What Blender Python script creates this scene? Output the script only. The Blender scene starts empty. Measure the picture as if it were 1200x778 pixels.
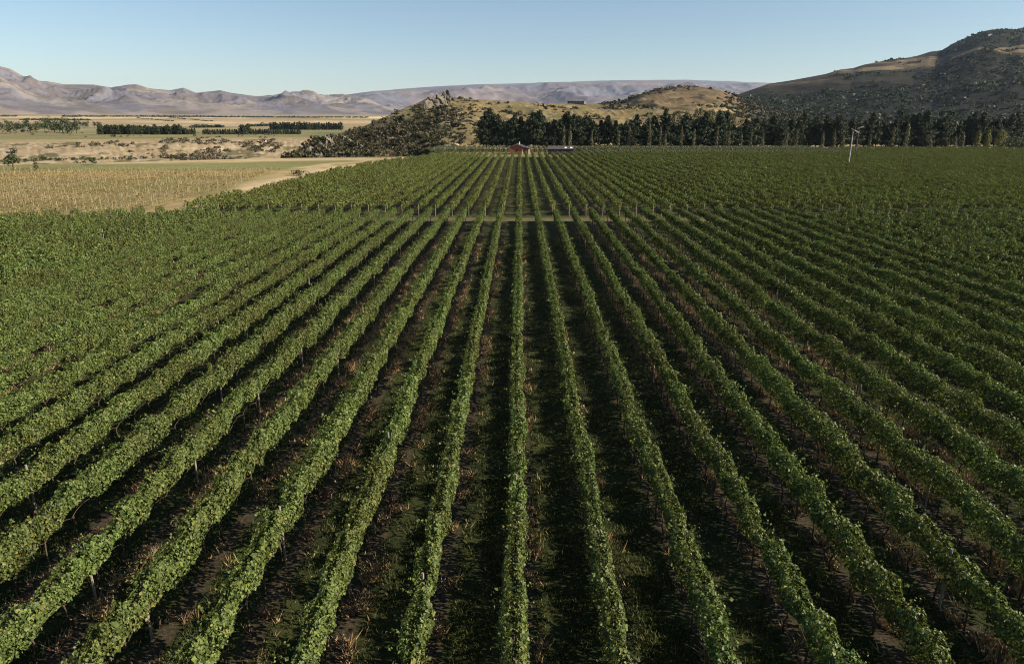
import bpy, math, random
import numpy as np
R = math.radians
rng = np.random.default_rng(7)
random.seed(7)
scene = bpy.context.scene
COL = scene.collection

# ------------------------------------------------------------------ camera geometry
H = 14.5                 # camera height over the vineyard floor
TILT, YAW, FPX = R(17.2), R(0.64), 800.0
def ray(px, py):
    u = (px - 600) / FPX; v = (389 - py) / FPX
    x, y, z = u, math.cos(TILT) + v * math.sin(TILT), -math.sin(TILT) + v * math.cos(TILT)
    c, s = math.cos(YAW), math.sin(YAW)
    return c * x - s * y, s * x + c * y, z
def azel(px, py):
    x, y, z = ray(px, py)
    return math.atan2(x, y), math.atan2(z, math.hypot(x, y))
def gx(px, Y):           # lateral position of image column px at forward distance Y
    x, y, z = ray(px, 142)
    return x / y * Y

# ------------------------------------------------------------------ noise
def _hash(ix, iy, seed):
    n = (ix.astype(np.int64) * 374761393 + iy.astype(np.int64) * 668265263 + seed * 974711) & 0x7fffffff
    n = ((n ^ (n >> 13)) * 1274126177) & 0x7fffffff
    n = n ^ (n >> 16)
    return (n & 0xffff) / 65535.0
def vnoise(x, y, seed=0):
    x = np.asarray(x, float); y = np.asarray(y, float)
    ix, iy = np.floor(x), np.floor(y); fx, fy = x - ix, y - iy
    fx = fx * fx * fx * (fx * (fx * 6 - 15) + 10); fy = fy * fy * fy * (fy * (fy * 6 - 15) + 10)
    a, b = _hash(ix, iy, seed), _hash(ix + 1, iy, seed)
    c, d = _hash(ix, iy + 1, seed), _hash(ix + 1, iy + 1, seed)
    return (a + (b - a) * fx) * (1 - fy) + (c + (d - c) * fx) * fy
def fbm(x, y, seed=0, octv=5, gain=.5, ridged=False):
    t = 0; amp = 1; tot = 0
    for i in range(octv):
        ca, sa = math.cos(i * .7), math.sin(i * .7)
        n = vnoise(x * ca - y * sa + 17.3 * i, x * sa + y * ca - 9.1 * i, seed + i * 13)
        if ridged: n = 1 - np.abs(2 * n - 1)
        t = t + amp * n; tot += amp; amp *= gain; x = x * 2.03; y = y * 2.03
    return t / tot
def sstep(a, b, x):
    t = np.clip((x - a) / (b - a), 0, 1); return t * t * (3 - 2 * t)

# ------------------------------------------------------------------ mesh helpers
def mesh_np(name, verts, faces, smooth=False, mats=None):
    """verts n x 3, faces m x k (all of one size)."""
    verts = np.ascontiguousarray(verts, np.float32); faces = np.ascontiguousarray(faces, np.int32)
    me = bpy.data.meshes.new(name)
    n, (m, k) = len(verts), faces.shape
    me.vertices.add(n); me.vertices.foreach_set('co', verts.ravel())
    me.loops.add(m * k); me.loops.foreach_set('vertex_index', faces.ravel())
    me.polygons.add(m); me.polygons.foreach_set('loop_start', np.arange(0, m * k, k, dtype=np.int32))
    try: me.polygons.foreach_set('loop_total', np.full(m, k, np.int32))
    except Exception: pass
    me.polygons.foreach_set('use_smooth', np.full(m, smooth, bool))
    me.update(calc_edges=True); me.validate()
    return me
class MB:
    """collects boxes, tubes, polygons; builds one mesh"""
    def __init__(s): s.v = []; s.f = []
    def add(s, vs, fs):
        b = len(s.v); s.v += [tuple(p) for p in vs]; s.f += [tuple(i + b for i in f) for f in fs]; return s
    def box(s, x0, x1, y0, y1, z0, z1):
        vs = [(x, y, z) for z in (z0, z1) for y in (y0, y1) for x in (x0, x1)]
        return s.add(vs, [(0, 2, 3, 1), (4, 5, 7, 6), (0, 1, 5, 4), (2, 6, 7, 3), (0, 4, 6, 2), (1, 3, 7, 5)])
    def tube(s, pts, rad, n=8):
        pts = [np.array(p, float) for p in pts]
        rad = [rad] * len(pts) if np.isscalar(rad) else rad
        vs = []
        for i, p in enumerate(pts):
            d = pts[min(i + 1, len(pts) - 1)] - pts[max(i - 1, 0)]; d /= np.linalg.norm(d) + 1e-9
            a = np.cross(d, (0, 1, 0.01) if abs(d[1]) < .9 else (1, 0, 0)); a /= np.linalg.norm(a); b = np.cross(d, a)
            vs += [p + rad[i] * (math.cos(t) * a + math.sin(t) * b) for t in np.linspace(0, 2 * math.pi, n, endpoint=False)]
        fs = [(i * n + j, i * n + (j + 1) % n, (i + 1) * n + (j + 1) % n, (i + 1) * n + j) for i in range(len(pts) - 1) for j in range(n)]
        fs += [tuple(range(n))[::-1], tuple(range((len(pts) - 1) * n, len(pts) * n))]
        return s.add(vs, fs)
    def prism(s, prof, y0, y1):      # (x,z) outline, counter-clockwise seen from -y
        n = len(prof); vs = [(x, y0, z) for x, z in prof] + [(x, y1, z) for x, z in prof]
        fs = [tuple(range(n)), tuple(range(n, 2 * n))[::-1]] + [(i, i + n, (i + 1) % n + n, (i + 1) % n) for i in range(n)]
        return s.add(vs, fs)
    def mesh(s, name, smooth=False):
        me = bpy.data.meshes.new(name); me.from_pydata(s.v, [], s.f)
        if smooth: me.polygons.foreach_set('use_smooth', np.full(len(me.polygons), True, bool))
        me.update(); return me
def link(name, me, mat=None, parent=None, loc=(0, 0, 0), rz=0, sc=1):
    if mat is not None and len(me.materials) == 0: me.materials.append(mat)
    o = bpy.data.objects.new(name, me); COL.objects.link(o)
    o.location = loc; o.rotation_euler = (0, 0, rz)
    o.scale = (sc, sc, sc) if np.isscalar(sc) else sc
    if parent: o.parent = parent
    return o
def thing(name, label, cat, loc=(0, 0, 0), rz=0, group=None, sc=1):
    return tag(link(name, None_mesh, None, None, loc, rz, sc) if False else _empty(name, loc, rz, sc), label, cat, group)
def _empty(name, loc, rz, sc):
    o = bpy.data.objects.new(name, None); COL.objects.link(o); o.empty_display_size = .3
    o.location = loc; o.rotation_euler = (0, 0, rz); o.scale = (sc, sc, sc) if np.isscalar(sc) else sc
    return o
def tag(o, label, cat, group=None):
    o['label'] = label; o['category'] = cat
    if group: o['group'] = group
    return o
def kind(o, k, label=None):
    o['kind'] = k
    if label: o['label'] = label
    return o

# ------------------------------------------------------------------ materials
def newmat(name):
    m = bpy.data.materials.new(name); m.use_nodes = True; nt = m.node_tree; nt.nodes.clear()
    return m, nt
class NT:
    def __init__(s, nt): s.nt = nt
    def n(s, t, **kw):
        nd = s.nt.nodes.new(t)
        for k, v in kw.items():
            if k.startswith('i_'): nd.inputs[k[2:].replace('_', ' ')].default_value = v
            else: setattr(nd, k, v)
        return nd
    def l(s, a, b): s.nt.links.new(a, b)
    def ramp(s, fac, stops):
        r = s.n('ShaderNodeValToRGB'); e = r.color_ramp.elements
        while len(e) < len(stops): e.new(.5)
        for el, (p, c) in zip(e, stops): el.position = p; el.color = (*c, 1) if len(c) == 3 else c
        s.l(fac, r.inputs[0]); return r.outputs[0]
    def mix(s, fac, a, b, mode='MIX'):
        m = s.n('ShaderNodeMix', data_type='RGBA', blend_type=mode)
        for sock, v in ((m.inputs[0], fac), (m.inputs[6], a), (m.inputs[7], b)):
            if hasattr(v, 'is_linked'): s.l(v, sock)
            elif isinstance(v, tuple): sock.default_value = (*v, 1)
            else: sock.default_value = v
        return m.outputs[2]
    def noise(s, vec, scale, detail=4, rough=.55, dim='3D'):
        n = s.n('ShaderNodeTexNoise', noise_dimensions=dim); n.inputs['Scale'].default_value = scale
        n.inputs['Detail'].default_value = detail; n.inputs['Roughness'].default_value = rough
        if vec is not None: s.l(vec, n.inputs['Vector'])
        return n.outputs['Fac']
    def math(s, op, a, b=None, c=None, clamp=False):
        m = s.n('ShaderNodeMath', operation=op, use_clamp=clamp)
        for i, v in enumerate((a, b, c)):
            if v is None: continue
            if hasattr(v, 'is_linked'): s.l(v, m.inputs[i])
            else: m.inputs[i].default_value = v
        return m.outputs[0]
    def remap(s, v, a, b, c=0., d=1.):
        m = s.n('ShaderNodeMapRange', interpolation_type='SMOOTHSTEP'); s.l(v, m.inputs[0])
        for i, k in enumerate((a, b, c, d)): m.inputs[i + 1].default_value = k
        return m.outputs[0]
    def scalevec(s, vec, sc):
        m = s.n('ShaderNodeVectorMath', operation='MULTIPLY'); s.l(vec, m.inputs[0]); m.inputs[1].default_value = sc
        return m.outputs[0]
    def out(s, surf):
        o = s.n('ShaderNodeOutputMaterial'); s.l(surf, o.inputs['Surface']); return o
    def bsdf(s, col, rough=.9, spec=.15, bump=None, bstr=.5, bdist=1.):
        p = s.n('ShaderNodeBsdfPrincipled')
        if hasattr(col, 'is_linked'): s.l(col, p.inputs['Base Color'])
        else: p.inputs['Base Color'].default_value = (*col, 1)
        p.inputs['Roughness'].default_value = rough; p.inputs['Specular IOR Level'].default_value = spec
        if bump is not None:
            b = s.n('ShaderNodeBump'); b.inputs['Strength'].default_value = bstr; b.inputs['Distance'].default_value = bdist
            s.l(bump, b.inputs['Height']); s.l(b.outputs[0], p.inputs['Normal'])
        return p.outputs[0]
def leaf_mat(name, dark, mid, light, odd, transl=.25, rough=.45, spec=.35, patch=.25, oddcut=.93):
    m, nt = newmat(name); N = NT(nt)
    geo = N.n('ShaderNodeNewGeometry'); oi = N.n('ShaderNodeObjectInfo')
    col = N.ramp(geo.outputs['Random Per Island'], [(0, dark), (.45, mid), (.88, light), (oddcut, light), (min(oddcut + .03, 1), odd)])
    big = N.noise(geo.outputs['Position'], patch, 3, .6)
    hsv = N.n('ShaderNodeHueSaturation'); N.l(col, hsv.inputs['Color'])
    N.l(N.remap(big, .3, .7, .482, .516), hsv.inputs['Hue'])
    va = N.math('ADD', N.remap(big, .25, .75, .78, 1.18), N.math('MULTIPLY', oi.outputs['Random'], .14))
    N.l(va, hsv.inputs['Value'])
    c = hsv.outputs[0]
    p = N.bsdf(c, rough, spec)
    t = N.n('ShaderNodeBsdfTranslucent')
    tc = N.mix(1., c, (1.0, 1.05, .55), 'MULTIPLY'); N.l(tc, t.inputs[0])
    mx = N.n('ShaderNodeMixShader'); mx.inputs[0].default_value = transl
    N.l(p, mx.inputs[1]); N.l(t.outputs[0], mx.inputs[2]); N.out(mx.outputs[0])
    return m
def plain(name, col, col2=None, scale=4., rough=.8, spec=.2, metal=0, stretch=(1, 1, 1)):
    m, nt = newmat(name); N = NT(nt)
    tc = N.n('ShaderNodeTexCoord')
    f = N.noise(N.scalevec(tc.outputs['Object'], stretch), scale, 5, .6)
    c = N.mix(N.remap(f, .3, .7), col, col2 or tuple(v * .7 for v in col))
    N.out(N.bsdf(c, rough, spec, f, .3, .02))
    return m
M = {}
M['vine'] = leaf_mat('vine_leaf', (.032, .050, .011), (.076, .103, .023), (.142, .165, .044), (.20, .165, .04), .28, .5, .25, .22, .965)
M['vine_far'] = leaf_mat('vine_leaf_distant', (.038, .054, .012), (.088, .108, .024), (.155, .168, .043), (.19, .155, .04), .28, .55, .22, .10, .95)
M['netted'] = leaf_mat('netted_vine_leaf', (.05, .065, .025), (.085, .10, .045), (.14, .15, .08), (.2, .17, .08), .25, .6, .2, .1, .9)
M['pine'] = leaf_mat('pine_needles', (.010, .020, .008), (.023, .036, .013), (.050, .062, .023), (.07, .07, .028), .08, .6, .2, .08, .96)
M['poplar'] = leaf_mat('poplar_leaf', (.07, .08, .02), (.13, .13, .035), (.2, .18, .05), (.24, .17, .05), .35, .5, .3, .2, .9)
M['slender'] = leaf_mat('slender_tree_leaf', (.05, .052, .025), (.09, .085, .045), (.14, .125, .07), (.15, .12, .07), .2, .6, .2, .1, .9)
M['sapling'] = leaf_mat('sapling_leaf', (.10, .085, .035), (.16, .13, .055), (.22, .18, .08), (.25, .19, .08), .2, .7, .1, .1, .9)
M['larch'] = leaf_mat('larch_leaf', (.05, .052, .02), (.08, .078, .03), (.115, .10, .04), (.13, .1, .045), .2, .6, .2, .1, .9)
M['scrub'] = leaf_mat('scrub_leaf', (.015, .018, .008), (.036, .035, .016), (.068, .056, .028), (.10, .075, .038), .12, .6, .2, .03, .9)
M['shrub'] = leaf_mat('shrub_leaf', (.022, .034, .012), (.042, .055, .02), (.07, .075, .03), (.09, .08, .03), .15, .6, .2, .05, .93)
M['bark'] = plain('bark', (.10, .075, .055), (.05, .038, .028), 6, .95, .1, stretch=(3, 3, .6))
M['vinewood'] = plain('vine_wood', (.085, .06, .042), (.045, .032, .022), 20, .95, .1)
M['post'] = plain('post_wood', (.27, .23, .18), (.16, .13, .10), 8, .85, .15, stretch=(4, 4, .5))
M['stake'] = plain('stake_wood', (.42, .33, .20), (.32, .24, .14), 6, .85, .15, stretch=(4, 4, .5))

def ground_detail(N, base, amt=.35, scales=(.05, .6, 6.)):
    geo = N.n('ShaderNodeNewGeometry'); p = geo.outputs['Position']
    a = N.noise(p, scales[0], 6, .65); b = N.noise(p, scales[1], 5, .6); c = N.noise(p, scales[2], 3, .6)
    f = N.math('ADD', N.math('MULTIPLY', a, .45), N.math('ADD', N.math('MULTIPLY', b, .35), N.math('MULTIPLY', c, .2)))
    v = N.remap(f, .3, .7, 1 - amt, 1 + amt)
    return N.mix(1., base, N.n('ShaderNodeCombineColor').outputs[0], 'MULTIPLY') if False else (v, f, p)
def terrain_mat(name, attr='cover', amt=.35, scales=(.02, .2, 2.), bdist=.5, bstr=.4, extra=None):
    m, nt = newmat(name); N = NT(nt)
    at = N.n('ShaderNodeAttribute', attribute_name=attr)
    v, f, p = ground_detail(N, None, amt, scales)
    hsv = N.n('ShaderNodeHueSaturation'); N.l(at.outputs['Color'], hsv.inputs['Color']); N.l(v, hsv.inputs['Value'])
    c = hsv.outputs[0]
    if extra: c = extra(N, c, p)
    N.out(N.bsdf(c, .95, .08, f, bstr, bdist))
    return m
def set_cover(me, rgb):
    a = me.color_attributes.new('cover', 'FLOAT_COLOR', 'POINT')
    a.data.foreach_set('color', np.concatenate([rgb, np.ones((len(rgb), 1))], 1).astype(np.float32).ravel())

def grid_faces(nr, nc):
    i = np.arange(nr * nc).reshape(nr, nc)
    return np.stack([i[:-1, :-1], i[:-1, 1:], i[1:, 1:], i[1:, :-1]], -1).reshape(-1, 4)

# ------------------------------------------------------------------ ground heights
def edge_x(y):       # left edge of the far vine block
    return np.interp(y, [105, 140, 180, 225, 262, 300], [-54, -53.5, -52.5, -48.5, -41, -31])
def track_x(y):
    return np.interp(y, [95, 105, 140, 180, 225, 262, 300, 340, 400, 460], [-84, -58, -58, -59.5, -59.5, -53, -44, -36, -34, -30])
def track_w(y):
    return np.interp(y, [95, 110, 150, 200, 250, 300, 350, 420], [2.0, 2.5, 4.5, 9, 14, 15, 11, 5])
def ground_z(x, y):
    r = np.hypot(x, y)
    az = np.arctan2(x, y)
    left = sstep(-.10, -.16, az)                         # west of the rocky hill
    wob = 18 * (fbm(x / 90, y / 90, 5, 3) - .5) + 30 * np.sin(az * 9 + .6) * .4
    dip = -9.0 * sstep(318, 425, r + wob * .3) * (1 - sstep(500, 630, r + wob)) - 1.4 * sstep(240, 320, r) * (1 - sstep(536, 588, r + wob))
    far = 46 * sstep(1000, 6500, r) + 6 * sstep(2250, 2330, r + wob * 4) + 7 * sstep(3150, 3300, r + wob * 6)
    bump = (fbm(x / 60, y / 60, 21, 4) - .5) * 1.6 * sstep(300, 420, r) + (fbm(x / 300, y / 300, 22, 4) - .5) * 5 * sstep(600, 1500, r)
    gul = -.5 * np.maximum(0, fbm(az * 420, r / 30, 31, 4) - .45) * sstep(500, 545, r + wob) * (1 - sstep(590, 640, r + wob)) * 4
    return left * (dip + bump + gul) + far
def gz(x, y): return float(ground_z(np.array([x]), np.array([y]))[0])

def build_ground():
    az = np.concatenate([np.linspace(-math.pi, -.80, 40), np.linspace(-.78, .78, 640), np.linspace(.80, math.pi, 40)])
    r = np.concatenate([np.linspace(.5, 90, 12), np.linspace(95, 330, 95), np.linspace(332, 620, 130), np.geomspace(625, 4000, 150), np.geomspace(4100, 26000, 24)])
    A, Rr = np.meshgrid(az, r)
    x, y = np.sin(A) * Rr, np.cos(A) * Rr
    z = ground_z(x, y)
    me = mesh_np('ground', np.stack([x, y, z], -1).reshape(-1, 3), grid_faces(*A.shape)[:, ::-1], True)
    # land cover
    straw = np.array([.225, .18, .095]); c = np.ones(x.shape + (3,)) * straw
    def blend(mask, col):
        nonlocal c
        c = c * (1 - mask[..., None]) + np.array(col) * mask[..., None]
    n1 = fbm(x / 40, y / 40, 3, 4); n2 = fbm(x / 14, y / 14, 4, 4); n3 = fbm(x / 120, y / 25, 6, 4)
    yy = y
    yng = (x < track_x(y)) & (y < 250)
    yng = yng & (y < 214); blend(yng * .8, (.225, .178, .08))
    blend(yng * sstep(.45, .62, n2) * .6, (.15, .135, .045))
    blend(yng * sstep(.56, .66, n1) * .6, (.32, .22, .09))
    grn = sstep(204, 216, y + 14 * (n2 - .5)) * (1 - sstep(308, 318, y)) * sstep(-4, -16, x - track_x(y) + 10 * (n2 - .5))
    blend(grn, (.17, .16, .06)); blend(grn * sstep(.5, .62, n3), (.215, .18, .075)); blend(grn * sstep(.6, .64, n3), (.36, .28, .15))
    # pale track and straw margin next to the vines
    d = np.abs(x - track_x(y)) - track_w(y)
    tr = (1 - sstep(-1.5, 2.5, d + 4 * (n2 - .5))) * (y > 80) * (y < 440)
    blend(tr, (.36, .28, .15)); blend(tr * sstep(.55, .62, n2), (.27, .21, .095)); blend(tr * sstep(.50, .60, fbm(x / 7, y / 20, 77, 4)) * .75, (.22, .175, .075))
    rut = (1 - sstep(.8, 1.6, np.abs(x - track_x(y) - 2.2 * np.sin(y / 37)))) * (y > 150) * (y < 430)
    blend(rut * .7, (.46, .34, .2))
    rr = Rr + 18 * (fbm(x / 90, y / 90, 5, 3) - .5) + 12 * np.sin(A * 9 + .6)
    lft = sstep(-.10, -.14, A)
    sc = sstep(440, 520, rr) * (1 - sstep(600, 640, rr)) * lft
    blend(sc, (.275, .215, .128)); blend(sc * sstep(.5, .6, fbm(A * 130, Rr / 9, 8, 4)), (.24, .175, .095)); blend(sc * sstep(.56, .62, fbm(A * 200, Rr / 14, 18, 4)), (.32, .26, .17)); blend(sc * sstep(.60, .66, fbm(x / 9, y / 16, 19, 4)), (.12, .10, .05))
    top = sstep(605, 645, rr) * lft
    blend(top, (.27, .21, .105)); blend(top * sstep(.46, .6, n3), (.26, .19, .09))
    g2 = top * sstep(640, 690, Rr) * (1 - sstep(1150, 1300, Rr)); blend(g2 * .75, (.15, .145, .06))
    fld = top * sstep(-.30, -.27, A) * sstep(600, 640, Rr) * (1 - sstep(980, 1000, Rr)); blend(fld * .7, (.10, .12, .05))
    # far patchwork of paddocks
    ff = sstep(1200, 1500, Rr)
    cx, cy = np.floor(x / 420 + .4 * np.sin(y / 700)), np.floor(y / 520)
    h = _hash(cx + 500, cy + 500, 3)
    pal = np.array([(.30, .22, .11), (.22, .18, .09), (.17, .16, .075), (.34, .25, .14), (.25, .19, .10)])
    pc = pal[(h * 4.99).astype(int)]
    c = c * (1 - ff[..., None]) + pc * ff[..., None]
    blend(sstep(2250, 2290, Rr + 4 * 18 * (fbm(x / 90, y / 90, 5, 3) - .5)) * (1 - sstep(2330, 2350, Rr)) * .8, (.40, .30, .19))
    blend(sstep(3120, 3170, Rr) * (1 - sstep(3330, 3380, Rr)) * sstep(.4, .6, fbm(x / 500, y / 500, 9, 3)), (.46, .36, .2))
    blend(sstep(3600, 4400, Rr), (.25, .19, .13))
    # beyond the vines towards the hills
    bk = (A > -.12) & (Rr > 300) & (Rr < 1300); blend(bk * .7, (.30, .22, .10)); blend(bk * sstep(.5, .6, n1) * .6, (.2, .16, .07))
    nb = (y > 292) & (y < 378) & (x > -48) & (x < 330); blend(nb * .85, (.13, .12, .05))
    set_cover(me, c.reshape(-1, 3))
    M['ground'] = terrain_mat('ground_cover', amt=.33, scales=(.012, .22, 2.5), bdist=.4, bstr=.5)
    kind(link('ground', me, M['ground']), 'structure')
build_ground()

# ------------------------------------------------------------------ vineyard floors
ROW, X0 = 2.65, -.12
NEAR_Y0, NEAR_Y1, FAR_Y0, FAR_Y1 = 7.0, 102.5, 109.0, 292.0
def floor_mat(name, soil1, soil2, g1, g2, strip=.42, vis=1.):
    m, nt = newmat(name); N = NT(nt)
    geo = N.n('ShaderNodeNewGeometry'); p = geo.outputs['Position']
    sep = N.n('ShaderNodeSeparateXYZ'); N.l(p, sep.inputs[0])
    d = N.math('PINGPONG', N.math('SUBTRACT', sep.outputs[0], X0 + .28), ROW / 2)
    na = N.noise(p, 1.3, 5, .65); nb = N.noise(p, 9., 4, .65); nc = N.noise(p, .22, 4, .6); nd = N.noise(p, 28., 3, .6)
    dd = N.math('ADD', d, N.math('MULTIPLY', N.math('SUBTRACT', na, .5), .9))
    under = N.remap(dd, strip + .22, strip - .12)
    soil = N.mix(N.remap(nb, .35, .65), soil1, soil2)
    gr = N.mix(N.remap(nc, .35, .65), g1, g2)
    gr = N.mix(N.remap(nb, .52, .72, 0., .7), gr, (.075, .058, .028))
    c = N.mix(under, gr, soil)
    hsv = N.n('ShaderNodeHueSaturation'); N.l(c, hsv.inputs['Color']); N.l(N.remap(nd, .3, .7, .6, 1.35), hsv.inputs['Value'])
    N.out(N.bsdf(hsv.outputs[0], .95, .08, N.math('ADD', nb, N.math('MULTIPLY', nd, .6)), .5, .025))
    return m
M['floor'] = floor_mat('vineyard_floor', (.066, .051, .030), (.026, .021, .013), (.017, .023, .008), (.036, .042, .013), .24)
M['floor_far'] = floor_mat('vineyard_floor_far', (.10, .075, .04), (.06, .048, .026), (.03, .036, .012), (.05, .052, .018), .12)
M['headland'] = plain('headland_grass', (.125, .105, .046), (.065, .066, .024), .6, .95, .08)
def sheet(name, poly, z, mat):
    me = bpy.data.meshes.new(name); me.from_pydata([(x, y, z) for x, y in poly], [], [tuple(range(len(poly)))]); me.update()
    return kind(link(name, me, mat), 'structure')
ys = [FAR_Y0 - 2, 140, 180, 225, 262, FAR_Y1 + 1]
sheet('vineyard_ground', [(-100, -12), (112, -12), (112, NEAR_Y1 + .8), (-60, NEAR_Y1 + .8), (-100, 93)], .004, M['floor'])
sheet('vineyard_ground', [(float(edge_x(ys[0])), ys[0]), (330, ys[0]), (330, ys[-1])] + [(float(edge_x(v)), v) for v in ys[:0:-1]], .004, M['floor_far'])
sheet('vineyard_ground', [(150, FAR_Y1 + 1), (330, FAR_Y1 + 1), (330, 352), (150, 352)], .004, M['floor_far'])
sheet('headland', [(-57, NEAR_Y1 + .8), (112, NEAR_Y1 + .8), (240, NEAR_Y1 + .8), (240, FAR_Y0 - 2), (-56, FAR_Y0 - 2)], .004, M['headland'])

# ------------------------------------------------------------------ foliage generators
def quads(cent, nrm, up, w, l, fold=.18):
    """leaf-like folded quads: centre, normal, lengthwise direction, half width, half length"""
    nrm = nrm / (np.linalg.norm(nrm, axis=1, keepdims=True) + 1e-9)
    t = up - nrm * (up * nrm).sum(1, keepdims=True); t /= np.linalg.norm(t, axis=1, keepdims=True) + 1e-9
    b = np.cross(nrm, t)
    w = w[:, None]; l = l[:, None]
    v = np.stack([cent - t * l, cent - b * w + nrm * w * fold * 2 - t * l * .15, cent + t * l, cent + b * w + nrm * w * fold * 2 - t * l * .15], 1)
    n = len(cent)
    return v.reshape(-1, 3), np.arange(n * 4).reshape(n, 4)
def rnd_dirs(n):
    v = rng.normal(size=(n, 3)); return v / np.linalg.norm(v, axis=1, keepdims=True)
def lin(y, step, lo, hi):
    k = int(y.max() / step) + 3
    return np.interp(y, np.arange(k) * step, rng.uniform(lo, hi, k))

def row_foliage(name, L, dens, leaf, near=True, half=.265, zb0=.86, zt0=2.14, rg=.95):
    n = int(L * dens)
    y = rng.uniform(0, L, n)
    # one vine every 1.5 m: fuller around each stem, thinner between
    vines = int(L / 1.5) + 2
    vig = rng.uniform(.68 - .22 * (rg > 1), 1.16, vines); vig[rng.random(vines) < .06] = .2
    ph = (y / 1.5) % 1.0; iv = (y / 1.5).astype(int)
    clump = vig[iv] * (1 - .35 * (np.abs(ph - .5) * 2) ** 2)
    zt = zt0 + rg * lin(y, .45, -.20, .24) + lin(y, 4., -.10, .10) - .32 * rg ** 1.5 * (1 - np.clip(clump, 0, 1)) * .9
    zb = zb0 + lin(y, .5, -.14, .22) + lin(y, 1.5, -.15, .42) + .12 * (1 - clump)
    hw = half * (.72 + .42 * np.clip(clump, 0, 1.1)) * (1 + rg * lin(y, .4, -.34, .42))
    off = lin(y, .8, -.10, .10) + lin(y, 6., -.07, .07)
    t = rng.beta(1.25, 1.0, n)
    # keep fewer leaves low and in weak vines
    keep = rng.random(n) < np.clip(.35 + .75 * np.clip(clump, 0, 1), 0, 1) * (1 - .25 * (1 - t) ** 2)
    prof = np.sqrt(np.clip(1 - (np.abs(t - .52) / .60) ** 2.6, .08, 1))
    s = np.sign(rng.uniform(-1, 1, n)) * rng.uniform(0, 1, n) ** .42
    x = off + s * hw * prof
    z = zb + (zt - zb) * t
    P = np.stack([x, y, z], 1)[keep]; s = s[keep]; t = t[keep]; m = len(P)
    nr = np.stack([s * 1.1, np.zeros(m), .35 + .9 * t ** 3], 1) + rnd_dirs(m) * 1.05
    up = np.stack([s * .3, rng.normal(size=m) * .5, -np.ones(m)], 1) + rnd_dirs(m) * .5
    # shoots: leaves strung on stray canes
    ns = int(L * (4.6 if near else 2.2)); k = 9 if near else 5
    sy = rng.uniform(0, L, ns); side = rng.choice([-1, 1], ns); out = rng.uniform(.0, .5, ns); ht = rng.uniform(.16, .52, ns)
    q = np.linspace(.1, 1, k)[None]
    bx = side * .12
    SX = bx[:, None] + (side * out)[:, None] * q ** 1.3; SY = sy[:, None] + rng.normal(0, .22, ns)[:, None] * q
    base = np.interp(sy, np.sort(y), (zt[np.argsort(y)]))
    SZ = (base - .12)[:, None] + ht[:, None] * q - (out * .55)[:, None] * q ** 2.2
    SP = np.stack([SX, SY, SZ], -1).reshape(-1, 3) + rng.normal(0, .035, (ns * k, 3))
    SP = SP[(SP[:, 1] > 0) & (SP[:, 1] < L)]
    m2 = len(SP)
    P = np.concatenate([P, SP]); nr = np.concatenate([nr, rnd_dirs(m2) + np.array([0, 0, .7])]); up = np.concatenate([up, rnd_dirs(m2) + np.array([0, 0, -.4])])
    sz = leaf * rng.lognormal(-.04, .32, m + m2)
    sz[m:] *= .8
    P[:, 2] = np.maximum(P[:, 2], .25)
    v, f = quads(P, nr, up, sz * .52, sz * .55)
    return mesh_np(name, v, f)

def crown_quads(P, out, size, flat=.8, droop=0.):
    n = len(P)
    nr = out * flat + rnd_dirs(n) * .8 + np.array([0, 0, .25])
    up = out * .6 + rnd_dirs(n) * .6 + np.array([0, 0, -droop])
    sz = size * rng.lognormal(0, .3, n)
    return quads(P, nr, up, sz * .42, sz * .62)

def pine_mesh(h, w, seed, clear=.10, dens=1.0):
    rng2 = np.random.default_rng(seed)
    Ps, Os = [], []
    nb = int(170 * dens); ph = rng2.random(4) * 6.28; lop = rng2.uniform(.1, .3)
    for i in range(nb):
        t = clear + (1 - clear) * (i + rng2.random()) / nb
        a = rng2.random() * 2 * math.pi
        u = (t - clear) / (1 - clear)
        env = min(1, u / .22 + .5) * (1 - u ** 2.2) ** .8 * (1 - .35 * u) + .07
        env *= 1 + lop * math.sin(a + ph[0] + t * 5) + .28 * math.sin(t * 21 + ph[1]) * math.sin(2 * a + ph[2])
        Lb = w * .5 * env * rng2.uniform(.45, 1.15)
        rise = rng2.uniform(.0, .5) + .45 * u
        k = max(4, int(4 + Lb * 3.0))
        q = np.linspace(.25, 1, k)
        tw = a + rng2.normal(0, .3) * q
        P = np.stack([np.cos(tw) * Lb * q, np.sin(tw) * Lb * q, t * h + Lb * (rise * q - .15 * q ** 2)], 1)
        P = np.repeat(P, 3, 0) + rng2.normal(0, .26, (3 * k, 3)) * (0.6 + .5 * Lb / 4)
        Ps.append(P); o = np.stack([np.cos(tw), np.sin(tw), np.full(k, .5)], 1); Os.append(np.repeat(o, 3, 0))
    for j in range(3):
        k = 12; dx, dy = rng2.normal(0, w * .07, 2); P = np.stack([dx + rng2.normal(0, .22, k), dy + rng2.normal(0, .22, k), h * np.linspace(.86, rng2.uniform(.95, 1.04), k)], 1); Ps.append(P); Os.append(np.tile([0, 0, 1.], (k, 1)))
    P, O = np.concatenate(Ps), np.concatenate(Os)
    P[:, 2] = np.maximum(P[:, 2], h * .02)
    return mesh_np('pine_foliage', *crown_quads(P, O, .52, .7, .1))
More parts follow.
